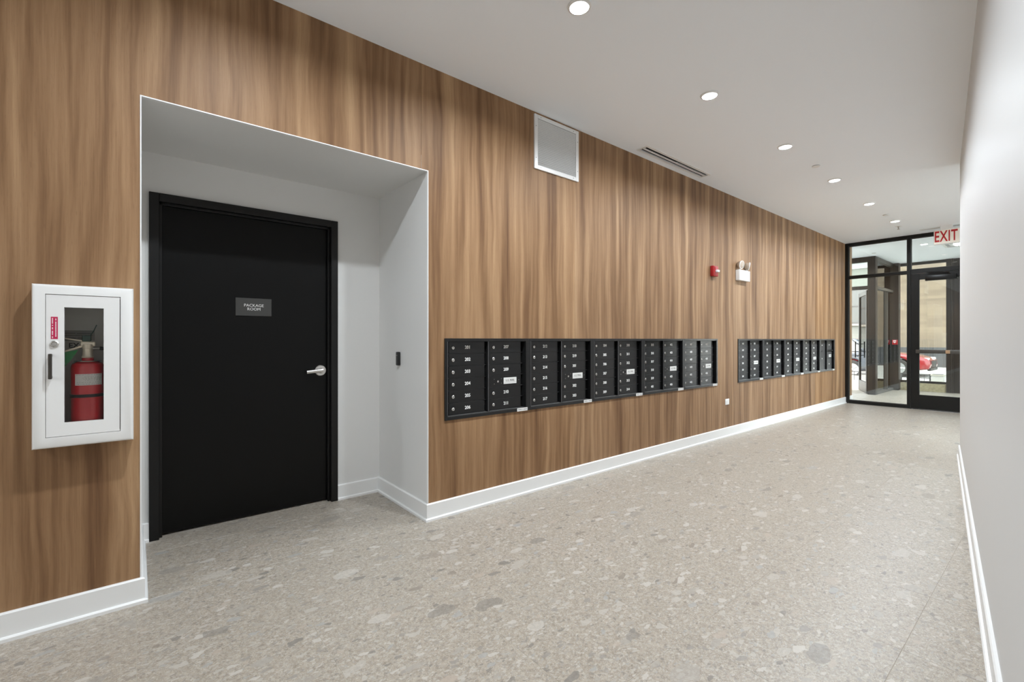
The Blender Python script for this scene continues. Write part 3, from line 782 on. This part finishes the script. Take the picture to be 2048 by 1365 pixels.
stuff(part('label_print', b, M['letter_black'], tub))
p0, p1, pz0, pz1 = .098, .224, .104, .598
b = sheet(B(), 'x', DX, o0+.0015, o1-.002, oz0+.002, oz1-.002, [(p0, p1, pz0, pz1)], DX-.020)
cdr = part('door', b, M['cab_white'], cb, smooth=False)
part('glass_pane', B().box(DX-.014, DX-.010, p0-.001, p1+.001, pz0-.001, pz1+.001), M['glass_cab'], cdr)
b = B(); hy = .0575
b.box(DX+.018, DX+.028, hy-.006, hy+.006, .294, .400, .002)
b.box(DX, DX+.019, hy-.005, hy+.005, .297, .306).box(DX, DX+.019, hy-.005, hy+.005, .388, .397)
part('handle', b, M['handle_dark'], cdr, label='dark nickel bar handle')
b = B(); b.lathe((.068, .441), 'x', [(0, DX), (.0145, DX), (.0145, DX+.004), (.011, DX+.007), (.009, DX+.0065), (.0085, DX+.003), (.004, DX+.0045), (0, DX+.0045)], 24)
part('lock', b, M['chrome'], cdr)
dc = part('decal', B().box(DX, DX+.0006, .0575, .0785, .462, .556), M['decal_red'], cdr, label='crimson decal with fine white lettering')
b = B(); random.seed(3)
for y in (.0625, .0725):
    z = .466
    while z < .550:
        s = random.uniform(.0022, .0045)
        if random.random() > .16: b.box(DX+.0006, DX+.0009, y-.0016, y+.0016, z, z+s)
        z += s+.0013
stuff(part('decal_print', b, M['letter_white'], cdr))
part('hinge_line', B().box(DX-.004, DX+.0006, o1-.0028, o1-.0012, oz0+.01, oz1-.01), M['joint'], cdr)

# the extinguisher stands in the cabinet
ex = thing('fire_extinguisher', 'red fire extinguisher standing inside the white cabinet', 'extinguisher', (.004, -.170, CBZ0+oz0))
R = .0565
body = part('cylinder', B().lathe((0, 0), 'z', [(0, .006), (R*.6, .0), (R*.9, .003), (R*.97, .012), (R, .03), (R, .285), (R*.985, .296), (R*.90, .307), (R*.66, .315), (R*.36, .321), (R*.34, .332), (0, .332)], 40), M['ext_red'], ex)
part('neck_ring', B().lathe((0, 0), 'z', [(.0, .316), (.047, .316), (.047, .3185), (0, .3185)], 28), M['chrome_dark'], ex)
b = B().lathe((0, 0), 'z', [(0, .332), (.0205, .332), (.0215, .336), (.018, .342), (.017, .372), (.0195, .376), (.0195, .392), (0, .394)], 24)
b.box(-.011, .011, -.024, .026, .384, .404, .003)
valve = part('valve_head', b, M['valve'], ex)
def bar(p, q, wx, th):
    p, q = Vector(p), Vector(q); b = B(); d = (q-p); L = d.length; b.box(-wx, wx, 0, L, -th, th, .0015)
    ang = math.atan2(d.z, d.y)
    return b.rot(Matrix.Translation(p) @ Matrix.Rotation(ang, 4, 'X'))
part('lever', bar((0, .010, .402), (0, -.100, .424), .0085, .0032), M['valve'], ex)
part('carry_handle', bar((0, -.002, .392), (0, -.105, .346), .0085, .0045), M['valve'], ex)
b = B().tube([(0, .014, .374), (0, .032, .374), (0, .042, .374)], .0075, 12)
part('hose_fitting', b, M['chrome_dark'], ex)
b = B().tube([(0, .040, .374), (0, .062, .372), (0, .074, .355), (.0, .079, .31), (.004, .078, .22), (.006, .076, .12), (.006, .074, .05)], .0078, 12)
part('hose', b, M['rubber'], ex)
part('pull_pin_tag', B().box(.009, .015, -.018, .012, .405, .432, .002).tube([(.012, .008, .430), (.010, .020, .452), (.006, .030, .480)], .0022, 8), M['green_dark'], ex, label='dark green tamper seal')
part('inspection_tag', B().prism([(-.100, .352), (-.030, .368), (-.055, .320), (-.098, .262)], 'x', .012, .0128), M['green_tag'], ex, label='green inspection tag')
def wrap(a0, a1, z0, z1, r, name, mat, n=14, th=.0006):
    b = B(); lo, hi = [], []
    for i in range(n+1):
        a = a0+(a1-a0)*i/n; c, s = math.cos(a), math.sin(a)
        lo.append(b.bm.verts.new((c*r, s*r, z0))); hi.append(b.bm.verts.new((c*r, s*r, z1)))
    for i in range(n): b.bm.faces.new((lo[i], lo[i+1], hi[i+1], hi[i]))
    return part(name, b, mat, ex)
lb = wrap(math.radians(-42), math.radians(58), .212, .262, R+.0007, 'label', M['sticker'])
b = B(); random.seed(5)
for z, r0, r1 in ((.2565, -38, 50), (.248, -8, 40), (.243, -14, 48), (.238, -10, 44), (.233, -5, 44), (.224, -34, 40), (.2165, -38, 50)):
    a = r0
    while a < r1:
        s = random.uniform(3, 9)
        for (aa, bb) in ((a, a+s),):
            A, C = math.radians(aa), math.radians(bb); rr = R+.0011
            b.quad((math.cos(A)*rr, math.sin(A)*rr, z), (math.cos(C)*rr, math.sin(C)*rr, z), (math.cos(C)*rr, math.sin(C)*rr, z+.0018), (math.cos(A)*rr, math.sin(A)*rr, z+.0018))
        a += s+random.uniform(2, 4)
stuff(part('label_print', b, M['letter_grey'], ex))
part('strap', B().lathe((0, 0), 'z', [(R+.0004, .158), (R+.002, .159), (R+.002, .171), (R+.0004, .172)], 40), M['rubber'], ex, label='black strap')

# ------------------------------------------------------------------ card reader, plates, alarm, emergency light
cr = thing('card_reader', 'small black card reader on the white cheek of the door recess', 'card reader', (-.44, R1, 1.052))
part('housing', B().box(-.022, .022, -.022, 0, 0, .104, .007, 3), M['reader'], cr)
part('indicator', B().box(-.010, .010, -.0228, -.021, .074, .078), M['chrome_dark'], cr)
wp = thing('wall_plate', 'small white wall plate low on the wood wall between the mailbox banks', 'wall plate', (0, 5.845, .408))
part('plate', B().box(0, .008, 0, .098, 0, .075, .003, 2), M['plastic_white'], wp)
part('insert', B().box(.008, .0115, .030, .068, .016, .059, .001), M['plastic_white'], wp)
al = thing('fire_alarm', 'red fire alarm strobe on the wood wall above the mailboxes', 'alarm', (0, 5.46, 2.03))
part('housing', B().box(0, .048, 0, .112, 0, .128, .006, 2), M['alarm_red'], al)
part('strobe_lens', B().box(.048, .085, .030, .082, .045, .078, .010, 3), M['strobe'], al)
part('sounder', B().lathe((.034, .100), 'x', [(.014, .048), (.014, .052), (.010, .053), (0, .051)], 16), M['alarm_red'], al)
em = thing('emergency_light', 'white twin-head emergency light high on the wood wall', 'emergency light', (0, 6.134, 2.035))
part('housing', B().box(0, .055, 0, .312, 0, .140, .006, 2), M['plastic_white'], em)
for yy, tilt in ((.055, -.10), (.265, .55)):
    b = B().lathe((0, 0), 'x', [(0, -.035), (.025, -.035), (.040, -.022), (.052, .012), (.052, .024), (.046, .028)], 24)
    Mx = Matrix.Translation((.035, yy, .208)) @ Matrix.Rotation(tilt, 4, 'Z') @ Matrix.Rotation(.15, 4, 'Y')
    b.rot(Mx)
    hd = part('lamp_head', b, M['beige_plastic'], em)
    rm = B().lathe((0, 0), 'x', [(.0525, .018), (.0545, .022), (.0525, .028), (.047, .028)], 24); rm.rot(Mx)
    part('rim', rm, M['plastic_white'], hd)
    b = B().lathe((0, 0), 'x', [(.046, .022), (.046, .0265), (.030, .031), (0, .033)], 24); b.rot(Mx)
    part('lens', b, M['lens_clear'], hd)
    part('neck', B().tube([(.030, yy, .138), (.028, yy, .185)], .010, 10), M['plastic_white'], hd)

# ------------------------------------------------------------------ return grille and ceiling diffusers
g = thing('return_grille', 'white louvred return air grille high on the wood wall', 'vent', (0, GR[0], GR[2]))
gw, gh = GR[1]-GR[0], GR[3]-GR[2]
bd = .036
b = B()
for y0, y1, z0, z1 in ((0, bd, 0, gh), (gw-bd, gw, 0, gh), (bd, gw-bd, 0, bd*.9), (bd, gw-bd, gh-bd*.9, gh)):
    b.box(.0, .014, y0, y1, z0, z1, .002)
part('frame', b, M['trim'], g)
part('backing', B().box(0.0005, .002, bd, gw-bd, bd*.9, gh-bd*.9), M['void'], g)
NS = 26; zh = gh-2*bd*.9
sl = B().prism([(.0025, .0005), (.0035, -.0006), (.0128, .0072), (.0118, .0083)], 'y', bd, gw-bd)
slm = sl.mesh('louvre_slat', M['trim'])
for i in range(NS): link('louvre_slat', slm, g, (0, 0, bd*.9+zh*(i+.05)/NS))
b = B()
for y, z in ((.07, gh-.018), (gw-.07, gh-.018), (.07, .018), (gw-.07, .018), (.016, gh*.78), (gw-.016, gh*.78), (.016, gh*.2), (gw-.016, gh*.2)):
    b.lathe((y, z), 'x', [(0, .014), (.004, .014), (.003, .0155), (0, .016)], 10)
stuff(part('screws', b, M['chrome_dark'], g))

def slot_diffuser(label, x0, x1, y0, y1, along):
    t = thing('slot_diffuser', label, 'vent', (x0, y0, H), group=None)
    wx, wy = x1-x0, y1-y0
    fr = B(); e = .010
    if along == 'y':
        w0 = wx; L = wy
        bx = lambda a, c, s, q, z0, z1: fr.box(a, c, s, q, z0, z1)
    else:
        w0 = wy; L = wx
        bx = lambda a, c, s, q, z0, z1: fr.box(s, q, a, c, z0, z1)
    bx(-e, .016, -e, L+e, -.004, .03); bx(w0-.016, w0+e, -e, L+e, -.004, .03); bx(w0/2-.009, w0/2+.009, 0, L, -.004, .03)
    bx(.016, w0-.016, -e, .012, -.004, .03); bx(.016, w0-.016, L-.012, L+e, -.004, .03)
    part('frame', fr, M['trim'], t, smooth=False)
    part('plenum', B().box(.012, wx-.012, .005, wy-.005, .010, .016), M['void'], t)
    for off in (.026, w0/2+.010):
        for k in range(2):
            v = B(); a0 = .012+(L-.024)*(k*.5+.02); a1 = .012+(L-.024)*(k*.5+.48)
            if along == 'y': v.box(off+.004+.006*k, off+.007+.006*k, a0, a1, .001, .0095)
            else: v.box(a0, a1, off+.004+.006*k, off+.007+.006*k, .001, .0095)
            part('vane', v, M['reader'], t)
    return t
slot_diffuser('white two-slot linear diffuser in the ceiling along the wood wall', DF1[0], DF1[1], DF1[2], DF1[3], 'y')
slot_diffuser('white two-slot linear diffuser in the ceiling before the exit sign', DF2[0], DF2[1], DF2[2], DF2[3], 'x')

# ------------------------------------------------------------------ downlights
def trim_mesh():
    return B().lathe((0, 0), 'z', [(.050, -.004), (.0535, -.0095), (.066, -.006), (.0675, -.001), (.0675, 0)], 40).mesh('trim_ring', M['trim'])
def lens_mesh():
    return B().lathe((0, 0), 'z', [(0, -.0045), (.050, -.0045), (.050, -.0015), (0, -.0015)], 40).mesh('lens', M['lens_on'])
LX, LY0_, LS = 1.047, 1.937, 1.4785
names = ['nearest round ceiling downlight, cut by the top of the picture', 'second round ceiling downlight from the front', 'third round ceiling downlight, before the ceiling disc',
         'fourth round ceiling downlight, just past the ceiling disc', 'fifth round ceiling downlight from the front', 'farthest round ceiling downlight in the corridor']
spots = [(LX, LY0_+LS*i, names[i]) for i in range(6)]
spots += [(LX, LY0_-LS, 'round ceiling downlight above the extinguisher cabinet, out of the picture'),
          (LX, -3.2, 'unseen round downlight added as fill behind the camera, on the wood wall side'), (2.3, -3.2, 'unseen round downlight added as fill behind the camera, on the white wall side')]  # this unseen pair is added to lift the ambient light up front
def downlight(nm, x, y, group, watts):
    o = thing('downlight', nm, 'ceiling light', (x, y, H), group=group)
    link('trim_ring', cached('trimring', trim_mesh), o); link('lens', cached('lens', lens_mesh), o)
    ld = bpy.data.lights.new('lamp', 'AREA'); ld.shape = 'DISK'; ld.size = .096; ld.energy = watts; ld.color = (.89, .965, 1.03)
    ld.spread = math.radians(160)
    link('lamp', ld, o, (0, 0, -.0052))
for x, y, nm in spots:
    downlight(nm, x, y, 'round recessed downlights along the corridor', LAMP)
for x, y, nm in ((1.06, 5.705, 'white concealed sprinkler disc between the third and fourth downlights'), (1.046, 8.765, 'white concealed sprinkler disc between the fifth and last downlights')):
    o = thing('ceiling_disc', nm, 'ceiling fixture', (x, y, H), group='concealed sprinkler discs')
    link('cover', cached('disc', lambda: B().lathe((0, 0), 'z', [(0, -.010), (.036, -.010), (.0395, -.007), (.0395, -.004), (0, -.004)], 28).mesh('cover', M['trim'])), o)
    link('gap_ring', cached('discgap', lambda: B().lathe((0, 0), 'z', [(0, -.004), (.037, -.004), (.037, 0), (0, 0)], 24).mesh('gap_ring', M['joint'])), o)
sm = thing('pendent_sprinkler', 'small chrome sprinkler head hanging from the ceiling near the exit sign', 'sprinkler', (1.0, 9.816, H))
part('escutcheon', B().lathe((0, 0), 'z', [(0, -.004), (.042, -.004), (.046, 0)], 24), M['plastic_white'], sm)
part('head', B().lathe((0, 0), 'z', [(0, -.05), (.018, -.05), (.018, -.046), (.006, -.044), (.009, -.02), (.014, -.004), (0, -.004)], 18), M['chrome_dark'], sm)

# ------------------------------------------------------------------ exit sign
xs = thing('exit_sign', 'cream exit sign with red letters hanging before the glass entrance', 'exit sign', (1.368, 10.30, 2.83))
sw, sh = .315, .238
part('housing', B().box(0, sw, 0, .045, 0, sh, .004, 2), M['plastic_white'], xs)
part('face', B().box(.006, sw-.006, -.002, .001, .006, sh-.006), M['exit_face'], xs)
tm = text_mesh('EXIT', .250, M['exit_red'], ext=.001, sx=.52, bold=.0045, spacing=1.08)
link('lettering', tm, xs, (sw*.47, -.003, sh*.50), RNY)
part('canopy', B().box(.08, .23, .0, .05, sh, H-2.83, .003), M['plastic_white'], xs)

# ------------------------------------------------------------------ in the vestibule
vl = thing('linear_ceiling_light', 'square white ceiling cassette glowing in the vestibule', 'ceiling light', (1.20, 12.15, H))
part('frame', B().box(0, .62, 0, .62, -.018, 0, .003), M['trim'], vl)
part('lens', B().box(.17, .45, .17, .45, -.022, -.018), M['vest_lens'], vl)
for q in ((.04, .58, .05, .10), (.04, .58, .52, .57), (.05, .10, .16, .46), (.52, .57, .16, .46)):
    part('louvre_slot', B().box(q[0], q[1], q[2], q[3], -.0195, -.018), M['letter_grey'], vl)
for x, y, nm in ((.99, 12.0, 'round downlight in the vestibule nearest the inner glass'), (1.40, 13.55, 'round downlight in the vestibule behind the cassette'), (-.9, 12.1, 'round downlight in the vestibule by the street door')):
    downlight(nm, x, y, 'round downlights in the vestibule', LAMP)
o = thing('ceiling_disc', 'small white sprinkler disc on the vestibule ceiling by the dark column', 'ceiling fixture', (.10, 12.45, H))
link('cover', cached('disc', None), o); link('gap_ring', cached('discgap', None), o)
ps = thing('pull_station', 'red fire alarm pull station on the far dark column', 'alarm', (.020, Y_OUT-.20, 1.125))
part('housing', B().box(0, .105, -.045, 0, 0, .118, .005, 2), M['alarm_red'], ps)
part('pull_bar', B().box(.022, .083, -.056, -.045, .056, .070, .002).box(.045, .060, -.053, -.045, .040, .056), M['letter_white'], ps, label='white T-shaped pull')
part('legend_band', B().box(.022, .083, -.0465, -.045, .088, .104), M['letter_white'], ps)

# ================================================================== STREET
def car(label, loc, paint, L=4.5, Hh=1.45, Wd=1.78, hood=1.05, rot=0, hatch=False):
    """sedan facing +x, nose at loc.x"""
    t = thing('car', label, 'car', loc, (0, 0, rot))
    rb, rt = (.20, .75) if hatch else (.55, 1.25)
    W = Wd/2
    wr = .33; fx, rx = -.90, -.90-2.65
    # body side profile (x back from nose, z) with wheel arches
    pts = [(-.04, .30), (0, .45), (-.02, .62), (-.10, .70), (-.45, .80), (-hood-.25, .94), (-hood-.45, .97), (-L+.85, 1.00), (-L+.12, .98), (-L+.02, .80), (-L, .52), (-L+.06, .30)]
    low = []
    for cx in (rx, fx):
        low += [(cx-wr-.05, .22)] + [(cx+(wr+.05)*math.cos(a), .32+(wr+.05)*math.sin(a)) for a in [PI*(1-i/10) for i in range(11)] if True and .32+(wr+.05)*math.sin(a) > .3] + [(cx+wr+.05, .22)]
    b = B(); b.prism(pts+low, 'y', -W, W, .07, 3)
    # pinch the flanks in towards the sill and the nose
    for v in b.bm.verts:
        k = 1 - .10*max(0, (v.co.z-.55)/.5) - .14*max(0, (v.co.x+.7)/.7)**2 - .10*max(0, (-L+.6-v.co.x)/.6)**2
        v.co.y *= k
    body = part('body', b, paint, t)
    # greenhouse: lofted glass with a painted roof and pillars
    gl = B()
    base = [(-hood-.30, .955), (-L+rb, .985)]; top = [(-hood-1.05, Hh-.03), (-L+rt, Hh-.05)]
    wb, wt = W*.92, W*.70
    def quad_ring(x0, x1, y, z): return [(x0, -y, z[0]), (x1, -y, z[1]), (x1, y, z[1]), (x0, y, z[0])]
    lo = [gl.bm.verts.new(p) for p in quad_ring(base[0][0], base[1][0], wb, (base[0][1], base[1][1]))]
    hi = [gl.bm.verts.new(p) for p in quad_ring(top[0][0], top[1][0], wt, (top[0][1], top[1][1]))]
    fs = [gl.bm.faces.new(lo[::-1]), gl.bm.faces.new(hi)] + [gl.bm.faces.new((lo[i], lo[(i+1)%4], hi[(i+1)%4], hi[i])) for i in range(4)]
    bmesh.ops.recalc_face_normals(gl.bm, faces=fs)
    part('windows', gl, M['car_glass'], t)
    rf = B(); rf.prism([(top[0][0]+.06, Hh-.045), (top[0][0]-.25, Hh-.004), (top[1][0]+.35, Hh), (top[1][0]-.06, Hh-.065), (top[1][0], Hh-.08), (top[0][0], Hh-.06)], 'y', -wt-.015, wt+.015, .02, 2)
    part('roof', rf, paint, t)
    for s in (-1, 1):
        p = B()
        p.tube([(base[0][0], s*wb, base[0][1]), (top[0][0], s*wt, top[0][1]-.01)], .035, 8)
        p.tube([(base[1][0], s*wb, base[1][1]), (top[1][0], s*wt, top[1][1]-.01)], .055, 8)
        xm = (base[0][0]+base[1][0])/2-.12
        p.tube([(xm, s*wb, .97), (xm-.05, s*wt, Hh-.05)], .030, 8)
        part('pillars', p, paint, t)
        part('mirror', B().box(-hood-.62, -hood-.45, s*W*.97-.09*(s < 0), s*W*.97+.09*(s > 0), .95, 1.07, .03, 2), paint, t)
        part('headlight', B().box(-.30, -.045, s*W*.55-.0, s*W*.55+s*.24, .60, .72, .02, 2) if s > 0 else B().box(-.30, -.045, -W*.55-.24, -W*.55, .60, .72, .02, 2), M['headlamp'], t)
        part('tail_light', B().box(-L+.0, -L+.14, min(s*W*.5, s*W*.82), max(s*W*.5, s*W*.82), .72, .88, .015), M['alarm_red'], t)
        for hx in (xm+.15, xm-.85):
            part('door_handle', B().box(hx-.17, hx, min(s*W*.955, s*W*1.0), max(s*W*.955, s*W*1.0), .82, .86, .008), M['chrome_dark'], t)
    part('grille', B().box(-.05, .006, -W*.5, W*.5, .36, .60, .01), M['car_black'], t)
    part('lower_bumper', B().box(-.10, .012, -W*.74, W*.74, .24, .35, .02), M['car_black'], t)
    for cx in (fx, rx):
        for s in (-1, 1):
            y0, y1 = sorted((s*(W-.22), s*(W-.01)))
            wl_ = part('wheel', B().lathe((cx, .32), 'y', [(0, y0), (wr*.92, y0), (wr, y0+.03), (wr, y1-.03), (wr*.92, y1), (wr*.66, y1)] if s > 0 else [(wr*.66, y0), (wr*.92, y0), (wr, y0+.03), (wr, y1-.03), (wr*.92, y1), (0, y1)], 28), M['tyre'], t)
            ya, yb_ = (y1-.05, y1-.012) if s > 0 else (y0+.012, y0+.05)
            r = B().lathe((cx, .32), 'y', [(0, ya), (wr*.30, ya), (wr*.66, ya), (wr*.68, yb_), (wr*.60, yb_), (wr*.58, ya+.004)] if True else [], 24)
            for kk in range(5):
                a = 2*PI*kk/5
                r.tube([(cx, (ya+yb_)/2, .32), (cx+wr*.62*math.cos(a), (ya+yb_)/2, .32+wr*.62*math.sin(a))], .03, 6)
            part('rim', r, M['rim'], wl_)
    return t
car('slate blue hatchback parked nearest the entrance, its tail behind the dark column', (-5.75, 20.9, -.15), M['car_grey'], L=4.3, rot=PI, hatch=True)
car('red sedan with its nose to the right behind the slate blue car', (-.42, 23.2, -.15), M['car_red'], hood=1.2)

# tree-pit railing by the curb
rl = thing('railing', 'low black railing on the sidewalk outside the glass door', 'railing', (-1.6, 17.4, -.02))
for z in (.16, .26): part('rail', B().box(0, 1.90, -.012, .012, z, z+.022, .003), M['car_black'], rl)
pst = B().box(-.018, .018, -.018, .018, 0, .29, .003).mesh('post', M['car_black'])
for i in range(4): link('post', pst, rl, (1.90*i/3, 0, 0))
bal = B().box(-.006, .006, -.006, .006, 0, .26).mesh('baluster', M['car_black'])
for i in range(1, 15):
    if i % 5: link('baluster', bal, rl, (1.90*i/15, 0, 0))
pl = thing('planter', 'square pale concrete planter at the end of the low railing', 'planter', (.47, 17.4, -.02))
part('tub', B().box(-.13, .13, -.13, .13, 0, .27, .01), M['sidewalk'], pl)
part('rim', B().box(-.145, .145, -.145, .145, .25, .285, .006), M['curb'], pl)
part('soil', B().box(-.12, .12, -.12, .12, .284, .29), M['void'], pl)

# buildings over the street
def building(name, label, x0, x1, y0, y1, h, mat, wins, base=None, frame='win_frame'):
    t = thing(name, label, 'building', (x0, y0, -.15))
    part('wall', B().box(0, x1-x0, 0, y1-y0, 0, h), mat, t, smooth=False)
    part('cornice', B().box(-.1, x1-x0+.1, -.15, .0, h-.35, h, .02), M['curb'], t)
    if base: part('base_course', B().box(0, x1-x0, -.06, .0, 0, base, .01), M['stone_dark'], t)
    for (wx0, wx1, z0, z1) in wins:
        fr = B()
        for q in ((wx0, wx0+.08, z0, z1), (wx1-.08, wx1, z0, z1), (wx0+.08, wx1-.08, z0, z0+.08), (wx0+.08, wx1-.08, z1-.08, z1), (wx0+.08, wx1-.08, (z0+z1)/2-.03, (z0+z1)/2+.03)):
            fr.box(q[0], q[1], -.05, .02, q[2], q[3])
        f = part('window', fr, M[frame], t)
        part('pane', B().box(wx0+.08, wx1-.08, -.02, -.005, z0+.08, z1-.08), M['dark_glass'], f)
        part('sill', B().box(wx0-.08, wx1+.08, -.12, 0, z0-.12, z0, .01), M['curb'], f)
    return t
building('street_building', 'tan coursed stone building across the street, seen through the entrance door', -2.9, 12, 31.2, 40, 11, M['stone'],
         [(3.95, 5.2, 2.6, 4.9), (3.95, 5.2, 6.6, 8.9), (7.0, 8.3, 2.6, 4.9), (7.0, 8.3, 6.6, 8.9)], 1.0)
building('street_building', 'pale painted brick building across the street, left of the stone one', -15, -3.1, 31.8, 40, 9.0, M['pale_brick'],
         [(9.6, 10.9, 2.3, 4.3), (6.6, 7.9, 2.3, 4.3), (9.6, 10.9, 5.6, 7.6), (6.6, 7.9, 5.6, 7.6), (3.2, 4.5, 2.3, 4.3), (3.2, 4.5, 5.6, 7.6)], .8)
